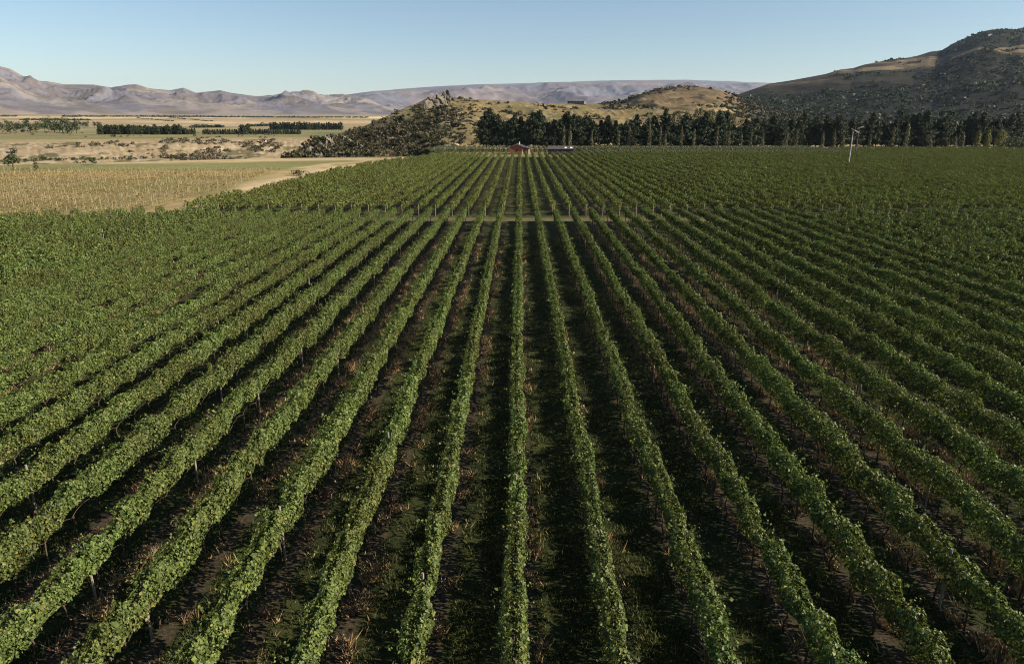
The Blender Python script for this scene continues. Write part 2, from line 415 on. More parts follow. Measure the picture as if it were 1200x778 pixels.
def column_mesh(name, h, w, seed, n, size, base=.08):
    rng2 = np.random.default_rng(seed)
    t = rng2.beta(1.1, 1.3, n); a = rng2.random(n) * 2 * math.pi
    ph = rng2.random(3) * 6
    env = np.sqrt(np.clip(np.minimum(1, t / .18 + .35) * (1 - t ** 1.8), .01, 1)) * (1 + .35 * np.sin(a * 2 + t * 9 + ph[0]) * np.sin(t * 17 + ph[1]))
    r = w * .5 * env * rng2.random(n) ** .45
    P = np.stack([np.cos(a) * r, np.sin(a) * r, h * (base + (1 - base) * t)], 1)
    O = np.stack([np.cos(a), np.sin(a), np.full(n, .6)], 1)
    return mesh_np(name, *crown_quads(P, O, size, .6, -.6))
def round_mesh(name, h, w, seed, n, size, base=.15, lobes=9):
    rng2 = np.random.default_rng(seed)
    c = np.stack([rng2.normal(0, .24, lobes) * w, rng2.normal(0, .24, lobes) * w, h * (base + (1 - base) * rng2.uniform(.25, .8, lobes))], 1)
    rad = w * rng2.uniform(.16, .30, lobes)
    i = rng2.integers(0, lobes, n); d = rng2.normal(size=(n, 3)); d /= np.linalg.norm(d, axis=1, keepdims=True)
    P = c[i] + d * (rad[i] * rng2.uniform(.55, 1.05, n))[:, None] * np.array([1, 1, .85])
    P[:, 2] = np.clip(P[:, 2], h * .03, h)
    return mesh_np(name, *crown_quads(P, d, size, .8, .1))
def trunk_mesh(h, r, limbs=5, seed=0, spread=1.2):
    rr = random.Random(seed); mb = MB()
    top = h * .82
    mb.tube([(0, 0, -.3), (.05, 0, h * .2), (-.04, .06, h * .5), (0, 0, top)], [r * 1.25, r, r * .7, r * .2], 7)
    for i in range(limbs):
        z = h * (.25 + .5 * i / max(limbs, 1)); a = rr.random() * 6.28; l = spread * rr.uniform(.6, 1.1)
        mb.tube([(0, 0, z), (math.cos(a) * l * .5, math.sin(a) * l * .5, z + l * .3), (math.cos(a) * l, math.sin(a) * l, z + l * .8)], [r * .4, r * .28, r * .1], 5)
    return mb.mesh('trunk', True)

# ------------------------------------------------------------------ vine rows
ORD = ['', 'first', 'second', 'third', 'fourth', 'fifth', 'sixth', 'seventh', 'eighth', 'ninth', 'tenth', 'eleventh', 'twelfth', 'thirteenth', 'fourteenth']
post_me = MB().tube([(0, 0, -.1), (0, 0, 2.06)], .04, 7).mesh('post'); post_me.materials.append(M['post'])
endpost_me = MB().tube([(0, 0, -.1), (0, 0, 1.85)], .045, 8).mesh('end_post'); endpost_me.materials.append(M['post'])
trunk_vars = []
for i in range(5):
    rr = random.Random(i)
    mb = MB().tube([(0, 0, -.05), (rr.uniform(-.05, .05), rr.uniform(-.05, .05), .35), (rr.uniform(-.07, .07), rr.uniform(-.1, .1), .7), (0, rr.uniform(-.15, .15), .92)], [.038, .03, .028, .022], 6)
    for s in (-1, 1): mb.tube([(0, 0, .86), (0, s * .3, 1.0), (.02, s * .72, 1.04)], [.018, .012, .008], 5)
    me = mb.mesh('trunk', True); me.materials.append(M['vinewood']); trunk_vars.append(me)

LN = NEAR_Y1 - NEAR_Y0
near_f = [row_foliage('vine_foliage', LN, 1020, .082) for _ in range(8)]
near_end_f = [row_foliage('vine_foliage', 78., 400, .125, half=.29, rg=1.8) for _ in range(4)]
def near_row(k):
    x = X0 + k * ROW
    y1 = NEAR_Y1 if x > -52 else NEAR_Y1 - (-52 - x) * .30
    if k == 0: lab = 'leafy vine row running straight down the middle of the near vineyard block'
    elif abs(k) <= 12: lab = '%s leafy vine row to the %s of the straight middle row, near block' % (ORD[abs(k)], 'left' if k < 0 else 'right')
    elif k < 0: lab = 'sunlit vine row merging with its neighbours far left in the near vineyard block'
    else: lab = 'shadowed vine row merging with its neighbours far right in the near vineyard block'
    t = thing('vine_row', lab, 'vine row', (x, NEAR_Y0, 0), 0, 'vine rows of the near block')
    close = abs(k) <= 15
    if close:
        f = link('foliage', near_f[(k * 3) % 8], M['vine'], t)
        if (k * 7) % 4 < 2: f.rotation_euler.z = math.pi; f.location.y = LN
        step, y = 7.2, 1.0 + (k * 37 % 10) * .55
        L = LN
    else:
        me = near_end_f[k % 4]; f = link('foliage', me, M['vine'], t)
        L = y1 - NEAR_Y0; f.location.y = L - 78.
        if k % 2: f.rotation_euler.z = math.pi; f.location.y = L
        step, y = 14.4, 24.0 + (k * 37 % 10) * 1.1
    while y < L - 2:
        if rng.random() < .4: link('post', post_me, None, t, (rng.normal(0, .02), y, rng.normal(.0, .08)), rng.random() * 6)
        y += step
    link('end_post', endpost_me, None, t, (0, L - .05, 0))
    if abs(k) <= 9:
        for j in range(int(62)):
            link('trunk', trunk_vars[rng.integers(5)], None, t, (rng.normal(0, .03), .75 + j * 1.5, 0), math.pi * rng.integers(2))
for k in range(-31, 38): near_row(k)

LF = FAR_Y1 - FAR_Y0
far_f = [row_foliage('vine_foliage', LF, 250, .15, False, .31, rg=1.7) for _ in range(5)]
LFL = 238.
long_f = [row_foliage('vine_foliage', LFL, 200, .17, False, .31, rg=1.8) for _ in range(3)]
short_f = {}
def far_row(k):
    x = X0 + k * ROW
    yy = np.linspace(FAR_Y0, FAR_Y1, 400); ok = yy[edge_x(yy) < x - .5]
    y0, y1 = float(ok.min()) if len(ok) else 0, float(yy[edge_x(yy) < x - .5].max()) if len(ok) else 0
    if len(ok) < 20: return
    if k == 0: lab = 'vine row in the far block leading straight to the red barn'
    elif -6 <= k <= 9: lab = '%s vine row to the %s of the row leading to the red barn, far block' % (ORD[abs(k)], 'left' if k < 0 else 'right')
    elif k < 0: lab = 'bright green vine row of the far block on the dry track side'
    else: lab = 'vine row in the far block blending into its neighbours before the pine belt'
    t = thing('vine_row', lab, 'vine row', (x, FAR_Y0, 0), 0, 'vine rows of the far block')
    if y0 > FAR_Y0 + 1 or y1 < FAR_Y1 - 1:
        me = row_foliage('vine_foliage', y1 - y0, 250, .15, False, .31, rg=1.7); f = link('foliage', me, M['vine_far'], t, (0, y0 - FAR_Y0, 0))
    elif k >= 57:
        f = link('foliage', long_f[k % 3], M['vine_far'], t)
    else:
        f = link('foliage', far_f[(k * 3) % 5], M['vine_far'], t)
        if k % 2: f.rotation_euler.z = math.pi; f.location.y = LF
    link('end_post', endpost_me, None, t, (0, y0 - FAR_Y0 - .1, 0))
    if k < 45:
        for y in (30 + 3 * (k % 5), 75 + 4 * (k % 4), 130): link('post', post_me, None, t, (0, y + rng.uniform(0, 10), .05))
for k in range(-20, 88): far_row(k)

# rows under netting between the far block and the pines
net_f = [row_foliage('vine_foliage', 40., 40, .34, False, .32, .5, 1.7) for _ in range(2)] + [row_foliage('vine_foliage', 76., 40, .34, False, .34, .5, 1.7) for _ in range(2)]
for k in range(0, 74):
    x = -42 + k * 2.6
    ny = 334 if x < 28 else 298
    t = thing('young_vine_row', 'short pale grey-green vine row between the far block and the pine belt', 'vine row', (x, ny, 0), 0, 'pale vine rows before the pine belt')
    link('foliage', net_f[k % 2 + (2 if x >= 28 else 0)], M['netted'], t)
    for y in (0., 13., 26., 40.): link('stake', post_me, None, t, (0, y, .1))

# young block on the left: stakes in dry grass
stake_me = MB().tube([(0, 0, -.1), (0, 0, 1.85)], .024, 6).mesh('stake'); stake_me.materials.append(M['stake'])
sap_f = {}
for k in range(0, 56):
    x = -60 - k * 2.5
    y0, y1 = 99 + max(0, (k - 6)) * .0, 204
    y0 = max(99, -x / .80) - 3
    yy = np.linspace(y0, y1, 200); ok = yy[track_x(yy) - track_w(yy) > x + 1]
    if len(ok) < 10: continue
    y0, y1 = float(ok.min()), float(ok.max())
    t = thing('young_vine_row', 'staked row of young vines in dry straw grass left of the track', 'vine row', (x, y0, gz(x, y0)), 0, 'staked young vine rows in the dry grass')
    me = row_foliage('sapling_leaves', y1 - y0, 10, .16, False, .13, .25, 1.1)
    link('foliage', me, M['sapling'], t)
    y = rng.uniform(0, 4)
    while y < y1 - y0:
        o = link('stake', stake_me, None, t, (rng.normal(0, .08), y, gz(x, y0 + y) - gz(x, y0)), 0)
        o.rotation_euler = (rng.normal(0, .03), rng.normal(0, .03), 0); o.scale = (1, 1, rng.uniform(.85, 1.08))
        y += 4.6 + rng.uniform(-.2, .2)

# ------------------------------------------------------------------ grass and weeds on the vineyard floor
def blades(name, n, xs, ys_, hmin, hmax, wid, lean, mat):
    P = np.stack([xs, ys_, np.full(n, .0)], 1)
    h = rng.uniform(hmin, hmax, n); a = rng.random(n) * 2 * math.pi; la = rng.random(n) * 2 * math.pi; ll = rng.uniform(.2, 1, n) * lean * h
    b = np.stack([np.cos(a), np.sin(a), np.zeros(n)], 1) * (wid * rng.uniform(.6, 1.4, n))[:, None]
    tip = P + np.stack([np.cos(la) * ll, np.sin(la) * ll, h], 1)
    v = np.stack([P - b, P + b, tip], 1).reshape(-1, 3)
    return link(name, mesh_np(name, v, np.arange(3 * n).reshape(n, 3)), mat)
M['grass'] = leaf_mat('grass_blade', (.020, .030, .008), (.044, .058, .015), (.080, .092, .028), (.16, .125, .05), .25, .6, .2, .5, .9)
M['weed'] = leaf_mat('dry_weed', (.13, .088, .048), (.26, .172, .092), (.38, .26, .145), (.09, .09, .034), .15, .8, .1, .6, .9)
n = 900000
gy = 9 + 75 * rng.random(n) ** 1.7; gxx = rng.uniform(-1, 1, n) * (14 + gy * .62)
qx, qy = .8 * gxx - .6 * gy, .6 * gxx + .8 * gy
qx = qx + .8 * fbm(gxx / .7, gy / .7, 51, 2); m_ = sstep(.36, .62, fbm(qx / .8, qy / .8, 41, 4)) - rng.random(n) + .55; dist = np.abs(((gxx - X0 + ROW / 2) % ROW) - ROW / 2)
k_ = (m_ > .47) & (np.abs(((gxx - X0 - .28 + ROW / 2) % ROW) - ROW / 2) > .42)
g = blades('grass', int(k_.sum()), gxx[k_], gy[k_], .05, .20, .018, .9, M['grass']); kind(g, 'stuff', 'green grass between the vine rows')
n = 420000
gy = 9 + 75 * rng.random(n) ** 1.7; kx = np.round(rng.uniform(-1, 1, n) * (14 + gy * .62) / ROW)
gxx = X0 + kx * ROW + rng.normal(0.46, .24, n)
k_ = sstep(.57, .63, fbm((.8 * gxx - .6 * gy) / .7 + 50, (.6 * gxx + .8 * gy) / .7, 43, 4)) > rng.random(n)
g = blades('dry_weeds', int(k_.sum()), gxx[k_], gy[k_], .08, .46, .022, 1.2, M['weed']); kind(g, 'stuff', 'dry brown weeds under the vine rows')

# ------------------------------------------------------------------ hills
def ridge(name, pts, Dpts, r0pts, mat, nu, nr, amp, nscale, env_pow=.8, back=1.5, seed=1, shape=1.25, ridged=True, cover=None, skyline_amp=.12, zbase=None, du=.0):
    pts = sorted(pts); px = np.linspace(pts[0][0], pts[-1][0], nu)
    py = np.interp(px, [p[0] for p in pts], [p[1] for p in pts])
    D = np.interp(px, *zip(*Dpts)); r0 = np.interp(px, *zip(*r0pts))
    ae = np.array([azel(a, b) for a, b in zip(px, py)]); az, el = ae[:, 0], ae[:, 1]
    zr = H + D * np.tan(el)
    s = np.concatenate([np.linspace(0, 1, nr), 1 + (back - 1) * np.linspace(.03, 1, nr // 3)])
    S = s[:, None]; Rr = r0[None] + S * (D - r0)[None]
    x, y = np.sin(az)[None] * Rr, np.cos(az)[None] * Rr
    z0 = ground_z(x, y) - 1.0 if zbase is None else np.full(x.shape, zbase)
    f = np.where(S <= 1, np.clip(S, 0, 1) ** shape * (1 + .0 * S), np.clip(1 - (S - 1) / (back - 1), 0, 1) ** 1.2)
    nz = fbm(x / nscale, y / nscale, seed, 6, .52, ridged)
    env = np.sin(np.pi * np.clip(S, 0, 1)) ** env_pow * (S <= 1) + skyline_amp * np.exp(-((S - 1) / .12) ** 2)
    hz = np.clip(zr[None] - z0, 0, None)
    z = z0 + hz * f + amp * (nz - .62) * env * np.clip(hz / hz.max(), .02, 1) ** .6
    z = np.maximum(z, z0 - 1)
    me = mesh_np(name, np.stack([x, y, z], -1).reshape(-1, 3), grid_faces(*x.shape)[:, ::-1], True)
    if cover is not None:
        gzx = np.gradient(z, axis=1); set_cover(me, cover(x, y, z, np.broadcast_to(S, x.shape), np.broadcast_to(px, x.shape), hz * f, nz).reshape(-1, 3))
    kind(link(name, me, mat), 'structure')
    return dict(x=x, y=y, z=z, S=np.broadcast_to(S, x.shape), px=np.broadcast_to(px, x.shape), az=az, r0=r0, D=D)
def mixc(c, mask, col):
    return c * (1 - mask[..., None]) + np.array(col) * mask[..., None]

# distant plateau, then the folded range in front of it
def cov_plateau(x, y, z, S, px, h, nz):
    c = np.ones(x.shape + (3,)) * np.array([.125, .120, .14])  # blue-grey base: distance haze painted into the tussock colour
    c = mixc(c, sstep(.45, .6, fbm(x / 900, y / 900, 61, 4)), (.125, .10, .105)); c = mixc(c, sstep(.5, .62, fbm(x / 500, y / 900, 62, 4)) * .4, (.22, .18, .15)); return c
M['plateau'] = terrain_mat('plateau_tussock_haze_tint', amt=.22, scales=(.0008, .004, .02), bdist=20, bstr=.5)
ridge('mountains', [(330, 118), (400, 112), (430, 108), (480, 104), (520, 101), (560, 99), (600, 98), (650, 96.5), (700, 95), (740, 94), (800, 94), (850, 95.5), (880, 97), (920, 98), (1000, 104), (1100, 115)],
      [(330, 11500), (1100, 13500)], [(330, 6000), (1100, 7500)], M['plateau'], 420, 120, 330, 1000, seed=71, env_pow=1.8, shape=.9, cover=cov_plateau, skyline_amp=.05)
def cov_range(x, y, z, S, px, h, nz):
    c = np.ones(x.shape + (3,)) * np.array([.128, .12, .134])  # grey-mauve base, tussock with the haze tint mixed into its colour
    c = mixc(c, sstep(.43, .6, fbm(x / 420, y / 420, 63, 5)), (.115, .097, .10)); c = mixc(c, sstep(.5, .62, fbm(x / 300, y / 500, 64, 4)) * .5, (.235, .195, .15))
    c = mixc(c, sstep(.56, .66, fbm(x / 160, y / 160, 65, 4)) * .6, (.10, .085, .06)); return c
M['range'] = terrain_mat('range_tussock_haze_tint', amt=.25, scales=(.0015, .008, .04), bdist=12, bstr=.6)
ridge('mountains', [(-220, 52), (-100, 60), (0, 78), (12, 81), (24, 88), (40, 95), (55, 95.5), (75, 99), (110, 99.5), (130, 103), (150, 99.5), (160, 99), (175, 104), (200, 106), (215, 103), (230, 109), (258, 106), (270, 109), (300, 113), (325, 112), (343, 107.5), (356, 107.5), (375, 112), (400, 111.5), (430, 116), (470, 121), (520, 128), (570, 134)],
      [(-220, 6500), (0, 7200), (340, 8600), (570, 9400)], [(-220, 4200), (0, 4500), (340, 5200), (570, 6500)], M['range'], 640, 220, 320, 600, seed=81, env_pow=1.7, shape=.8, cover=cov_range, skyline_amp=.0)

# right-hand mountain
def cov_right(x, y, z, S, px, h, nz):
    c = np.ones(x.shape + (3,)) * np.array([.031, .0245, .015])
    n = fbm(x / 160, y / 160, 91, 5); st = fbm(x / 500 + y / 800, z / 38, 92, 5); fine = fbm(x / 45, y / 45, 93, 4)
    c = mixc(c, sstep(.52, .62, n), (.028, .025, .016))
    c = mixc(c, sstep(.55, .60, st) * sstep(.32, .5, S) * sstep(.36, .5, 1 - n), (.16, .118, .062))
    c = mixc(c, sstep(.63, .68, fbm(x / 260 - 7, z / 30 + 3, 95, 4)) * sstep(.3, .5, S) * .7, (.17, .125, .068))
    dark = np.maximum(sstep(.46, .28, S + .4 * (n - .5)), sstep(.68, .84, S + .2 * (n - .5)) * sstep(1060, 1150, px) * .8); c = mixc(c, dark * .92, (.007, .009, .006))  # lower forest, plus shade painted into the colour there and on the peak
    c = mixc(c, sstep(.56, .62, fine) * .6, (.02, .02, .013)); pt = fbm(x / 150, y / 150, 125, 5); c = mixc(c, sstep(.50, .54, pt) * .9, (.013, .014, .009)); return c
M['righthill'] = terrain_mat('hill_tussock_shade', amt=.35, scales=(.006, .04, .25), bdist=3, bstr=.7)
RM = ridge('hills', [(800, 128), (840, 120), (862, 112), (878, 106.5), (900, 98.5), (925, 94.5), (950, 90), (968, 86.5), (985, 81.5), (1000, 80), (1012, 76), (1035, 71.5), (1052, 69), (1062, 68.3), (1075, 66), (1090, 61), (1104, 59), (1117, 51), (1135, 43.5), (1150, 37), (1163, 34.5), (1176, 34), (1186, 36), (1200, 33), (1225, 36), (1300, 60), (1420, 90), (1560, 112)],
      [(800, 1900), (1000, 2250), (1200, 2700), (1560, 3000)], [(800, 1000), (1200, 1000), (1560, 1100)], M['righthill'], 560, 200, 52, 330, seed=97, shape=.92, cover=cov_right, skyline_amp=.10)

# brown dome behind the pine belt
def cov_dome(x, y, z, S, px, h, nz):
    c = np.ones(x.shape + (3,)) * np.array([.14, .098, .053])
    n = fbm(x / 60, y / 60, 101, 4); f = fbm(x / 18, y / 18, 102, 4)
    c = mixc(c, sstep(.5, .6, n) * sstep(.75, .5, S), (.24, .18, .088)); c = mixc(c, sstep(.52, .6, f) * .7, (.07, .06, .03))
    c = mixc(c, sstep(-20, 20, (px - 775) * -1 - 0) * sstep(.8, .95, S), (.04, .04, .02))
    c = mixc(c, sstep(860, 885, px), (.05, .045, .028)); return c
M['dome'] = terrain_mat('dome_grass', amt=.3, scales=(.02, .12, .6), bdist=1.2, bstr=.6)
DM = ridge('hills', [(640, 127), (690, 125), (715, 121), (735, 117), (750, 111), (768, 105), (785, 102.5), (800, 101.5), (815, 101.5), (830, 103), (848, 107), (862, 113), (880, 119), (900, 126), (940, 134)],
      [(640, 1000), (800, 1150), (940, 1100)], [(640, 760), (800, 720), (940, 760)], M['dome'], 240, 90, 14, 70, seed=103, shape=.85, cover=cov_dome, skyline_amp=.1)

# rocky knoll
def cov_knoll(x, y, z, S, px, h, nz):
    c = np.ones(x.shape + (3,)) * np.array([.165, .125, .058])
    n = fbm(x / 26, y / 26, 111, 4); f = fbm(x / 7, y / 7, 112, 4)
    c = mixc(c, sstep(560, 500, px + 60 * (n - .5)), (.05, .045, .022))  # left face: scrubby ground darkened further, its shade put into the colour
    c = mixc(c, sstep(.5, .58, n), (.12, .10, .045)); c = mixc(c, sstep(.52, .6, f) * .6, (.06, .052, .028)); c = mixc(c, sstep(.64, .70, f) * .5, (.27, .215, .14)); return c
M['knoll'] = terrain_mat('knoll_grass_shade', amt=.3, scales=(.04, .3, 1.6), bdist=.6, bstr=.6)
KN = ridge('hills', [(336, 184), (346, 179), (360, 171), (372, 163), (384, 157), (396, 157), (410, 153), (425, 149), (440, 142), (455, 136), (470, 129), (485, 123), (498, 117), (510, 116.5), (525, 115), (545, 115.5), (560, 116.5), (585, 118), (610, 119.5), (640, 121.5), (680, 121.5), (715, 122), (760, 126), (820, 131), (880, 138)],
      [(336, 352), (400, 425), (500, 545), (560, 580), (700, 660), (880, 700)], [(336, 340), (380, 362), (440, 385), (500, 408), (560, 430), (700, 470), (880, 520)], M['knoll'], 460, 120, 9, 34, seed=117, shape=.85, cover=cov_knoll, skyline_amp=.08, back=1.7)

# ------------------------------------------------------------------ scrub (uncountable): one object per hillside
def bush_proto(n, seed, w=1., h=.8):
    rng2 = np.random.default_rng(seed); c = rng2.normal(0, .22, (4, 3)) * np.array([w, w, .5]) + np.array([0, 0, .38 * h]); i = rng2.integers(0, 4, n)
    d = rng2.normal(size=(n, 3)); d /= np.linalg.norm(d, axis=1, keepdims=True)
    P = c[i] + d * (rng2.uniform(.2, .36, 4)[i] * rng2.uniform(.6, 1.05, n))[:, None]; P[:, 2] = np.maximum(P[:, 2], .02)
    return P, d
def scatter_bushes(name, pos, size, per, leaf, mat, label):
    prot = [bush_proto(per, s) for s in range(8)]
    Ps, Os, Ss = [], [], []
    for i, (p, s) in enumerate(zip(pos, size)):
        P, d = prot[i % 8]; a = rng.random() * 6.28; c, sn = math.cos(a), math.sin(a)
        Rm = np.array([[c, -sn, 0], [sn, c, 0], [0, 0, 1]])
        Ps.append((P * np.array([1, 1, rng.uniform(.45, .95)])) @ Rm.T * s + p); Os.append(d @ Rm.T); Ss.append(np.full(per, s))
    P, O, S = np.concatenate(Ps), np.concatenate(Os), np.concatenate(Ss)
    v, f = crown_quads(P, O, 1., .8, .1)
    c = P.repeat(4, 0); v = c + (v - c) * (S.repeat(4) * leaf)[:, None]
    return kind(link(name, mesh_np(name, v, f), mat), 'stuff', label)
def pick(T, n, dens):
    """n random surface points of a hill grid where dens(px,S,x,y) says so"""
    nr, nc = T['x'].shape
    i = rng.uniform(0, nr - 1.001, n * 6); j = rng.uniform(0, nc - 1.001, n * 6)
    i0, j0 = i.astype(int), j.astype(int); fi, fj = i - i0, j - j0
    def bl(a): return (a[i0, j0] * (1 - fj) + a[i0, j0 + 1] * fj) * (1 - fi) + (a[i0 + 1, j0] * (1 - fj) + a[i0 + 1, j0 + 1] * fj) * fi
    x, y, z, S, px = bl(T['x']), bl(T['y']), bl(T['z']), bl(T['S']), bl(T['px'])
    w = np.hypot(x, y) / np.hypot(x, y).max()
    ok = (rng.random(len(x)) < dens(px, S, x, y) * w) & (S < 1.15)
    P = np.stack([x, y, z - .1], 1)[ok][:n]
    return P
def kd(px, S, x, y):
    n = fbm(x / 30, y / 30, 121, 4)
    dl = sstep(600, 470, px) * sstep(1.05, .80, S + .12 * (n - .5)) + .22 * sstep(.46, .56, n)
    dl = dl * (1 - .85 * sstep(.50, .60, n) * sstep(.70, .8, S))
    right = sstep(.48, .6, n) * .42
    return np.clip(np.where(px < 560, dl, right), 0, 1) * sstep(0.0, .04, S)
P = pick(KN, 2900, kd); scatter_bushes('scrub', P, rng.lognormal(.88, .42, len(P)), 40, .22, M['scrub'], 'dark scrub covering the rocky hill')
def dd_(px, S, x, y):
    n = fbm(x / 60, y / 60, 123, 4)
    return np.clip(sstep(845, 760, px) * sstep(.82, .97, S) + .8 * sstep(835, 870, px) + .35 * sstep(.54, .6, n) * sstep(.7, .4, S) + .9 * sstep(735, 715, px) * sstep(.8, .95, S), 0, 1)
P = pick(DM, 1300, dd_); scatter_bushes('scrub', P, rng.lognormal(1.45, .3, len(P)), 30, .30, M['scrub'], 'dark scrub along the crest of the brown dome hill')
def rd(px, S, x, y):
    n = fbm(x / 150, y / 150, 125, 5)
    return np.clip(sstep(.44, .30, S) * .8 + .9 * sstep(.505, .54, n) + .02, 0, 1) * (px < 1230)
P = pick(RM, 8000, rd); scatter_bushes('scrub', P, rng.lognormal(1.55, .35, len(P)), 14, .42, M['pine'], 'dark scrub and woodland on the lower slope of the large hill')
# riverside scrub on the broken ground left of the rocky hill
def left_pts(n, px0, px1, r_0, r_1, seed, cut):
    a0, a1 = azel(px0, 142)[0], azel(px1, 142)[0]
    a = rng.uniform(a0, a1, n * 5); r = np.sqrt(rng.uniform(r_0 ** 2, r_1 ** 2, n * 5)); x, y = np.sin(a) * r, np.cos(a) * r
    ok = fbm(x / 22, y / 34, seed, 4) > cut
    x, y = x[ok][:n], y[ok][:n]
    return np.stack([x, y, ground_z(x, y) - .1], 1)
P = np.concatenate([left_pts(330, 185, 325, 490, 640, 131, .54), left_pts(60, 0, 190, 520, 600, 133, .60), left_pts(120, 0, 330, 640, 1100, 134, .6), left_pts(50, 0, 250, 430, 520, 135, .57)])
M['river'] = leaf_mat('river_scrub_leaf', (.045, .043, .024), (.085, .072, .042), (.13, .105, .065), (.16, .12, .08), .12, .6, .2, .03, .9)
scatter_bushes('scrub', P, rng.lognormal(.75, .45, len(P)), 40, .24, M['river'], 'scrub on the broken river terrace beyond the dry vineyard')

# ------------------------------------------------------------------ rocks
M['rock'] = plain('schist_rock', (.175, .15, .112), (.08, .07, .056), .9, .95, .1, stretch=(1, 1, 2.2))
def rock_mesh(seed, spiky=1.):
    import bmesh
    bm = bmesh.new(); bmesh.ops.create_icosphere(bm, subdivisions=4, radius=1)
    v = np.array([p.co[:] for p in bm.verts]); rs = np.random.default_rng(seed)
    # facet by random planes, then roughen along slabs
    for _ in range(26):
        d = rs.normal(size=3); d /= np.linalg.norm(d); lim = rs.uniform(.45, .85)
        e = v @ d; v = v - np.where(e > lim, (e - lim) * .9, 0)[:, None] * d
    n = fbm(v[:, 0] * 3 + v[:, 2] * 2 + seed, v[:, 1] * 3 - v[:, 2] * 5, seed, 4)
    v = v * (1 + .55 * (n - .5))[:, None]; v[:, 2] += .5 * (fbm(v[:, 0] * 5 + 9, v[:, 1] * 5, seed + 40, 3) - .5) * (v[:, 2] > 0)
    for p, c in zip(bm.verts, v): p.co = c
    me = bpy.data.meshes.new('rock'); bm.to_mesh(me); bm.free(); me.materials.append(M['rock']); return me
rocks = [rock_mesh(s) for s in range(5)]
def on_hill(T, px, S):
    j = int(np.argmin(np.abs(T['px'][0] - px))); i = int(np.argmin(np.abs(T['S'][:, 0] - S)))
    return T['x'][i, j], T['y'][i, j], T['z'][i, j]
spots = [(506, .80, 6, 9.5, 'tall pale rock stack on the lit shoulder of the rocky hill'), (515, .78, 7, 11, 'tallest pale rock spire near the lone conifer on the rocky hill'),
         (522, .84, 5.4, 7.8, 'pale rock spire just below the lone conifer on the rocky hill'), (498, .72, 7.5, 7.5, 'shadowed cliff block on the sunless side of the rock spires'), (531, .92, 3.0, 3.8, 'jagged pale rock right of the rock spires on the hilltop'),
         (540, .95, 2.6, 3.0, 'low pale rock right of the jagged rocks on the hilltop'), (384, .62, 4.2, 6.0, 'big cream rock crowning the low nose of the hill'), (376, .5, 3.4, 4.0, 'grey rock slab below the cream rock on the hill nose'),
         (362, .45, 3.2, 4.2, 'dark rock at the tip of the hill nose beside the green paddock'), (370, .2, 3.6, 3.2, 'dark rock slab at the foot of the hill nose'), (396, .25, 3.0, 2.6, 'pale slab rock low on the slope above the dry strip'),
         (402, .75, 2.8, 3.0, 'tan rock on the skyline right of the cream rock'), (420, .4, 2.4, 2.8, 'pale upright rock slab halfway up the scrubby slope'), (408, .62, 2.0, 2.4, 'small tan rock among scrub on the hill nose'),
         (585, .9, 3.2, 3.0, 'grey rock cluster on the grassy hilltop above the barn'), (574, .86, 2.6, 2.8, 'small grey rock on the grassy hilltop left of the rock cluster'), (596, .93, 2.4, 2.4, 'low grey rock on the grassy hilltop above the pines')]
for i, (px, S, w, h, lab) in enumerate(spots):
    x, y, z = on_hill(KN, px, S)
    tag(link('rock', rocks[i % 5], None, None, (x, y, z + h * .25), i * 1.3, (w, w * .8, h * .8)), lab, 'rock', 'rock outcrops on the rocky hill')

# ------------------------------------------------------------------ trees
pines = [pine_mesh(h, w, s, c) for h, w, s, c in ((18, 12.5, 1, .05), (17.5, 11, 2, .1), (19, 13, 3, .04), (16, 12, 4, .07), (18, 10, 5, .12), (14.5, 12, 6, .04))]
pine_tr = [trunk_mesh(20, .30, 4, i, 1.5) for i in range(2)]
def tree(name, label, cat, loc, foliage, fmat, trunk, sc=1., group=None, rz=None):
    t = thing(name, label, cat, loc, rng.random() * 6.28 if rz is None else rz, group, sc)
    link('crown', foliage, fmat, t); link('trunk', trunk, M['bark'], t)
    return t
pxs = 566.0
i = 0
while pxs < 1260:
    Y = np.interp(pxs, [560, 700, 900, 1200], [398, 392, 400, 410]) + rng.uniform(-4, 4)
    x = gx(pxs, Y)
    if pxs < 615: lab = 'dark pine at the dense left end of the belt behind the red barn'
    elif pxs < 960: lab = 'dark green pine in the long belt behind the vineyard'
    else: lab = 'dark pine in the belt below the large shadowed hill'
    s = rng.uniform(.72, 1.1) * np.interp(pxs, [560, 640, 900, 1000, 1200], [1.02, 1.0, .95, .92, 1.0])
    tree('pine_tree', lab, 'tree', (x, Y, 0), pines[rng.integers(6)], M['pine'], pine_tr[i % 2], (s * rng.uniform(.85, 1.1), s * rng.uniform(.85, 1.1), s), 'pines of the long belt')
    pxs += rng.uniform(4.4, 9.0) * (.8 if pxs < 615 else 1); i += 1
# second, looser line behind
pxs = 640.0
while pxs < 1230:
    Y = 420 + rng.uniform(0, 12) + (40 if pxs > 900 else 0)
    s = rng.uniform(.72, 1.0) * (1.12 if pxs > 900 else .95)
    tree('pine_tree', 'dark pine standing behind the front line of the long belt', 'tree', (gx(pxs, Y), Y, 0), pines[rng.integers(6)], M['pine'], pine_tr[i % 2], s, 'pines behind the long belt')
    pxs += rng.uniform(9, 22); i += 1
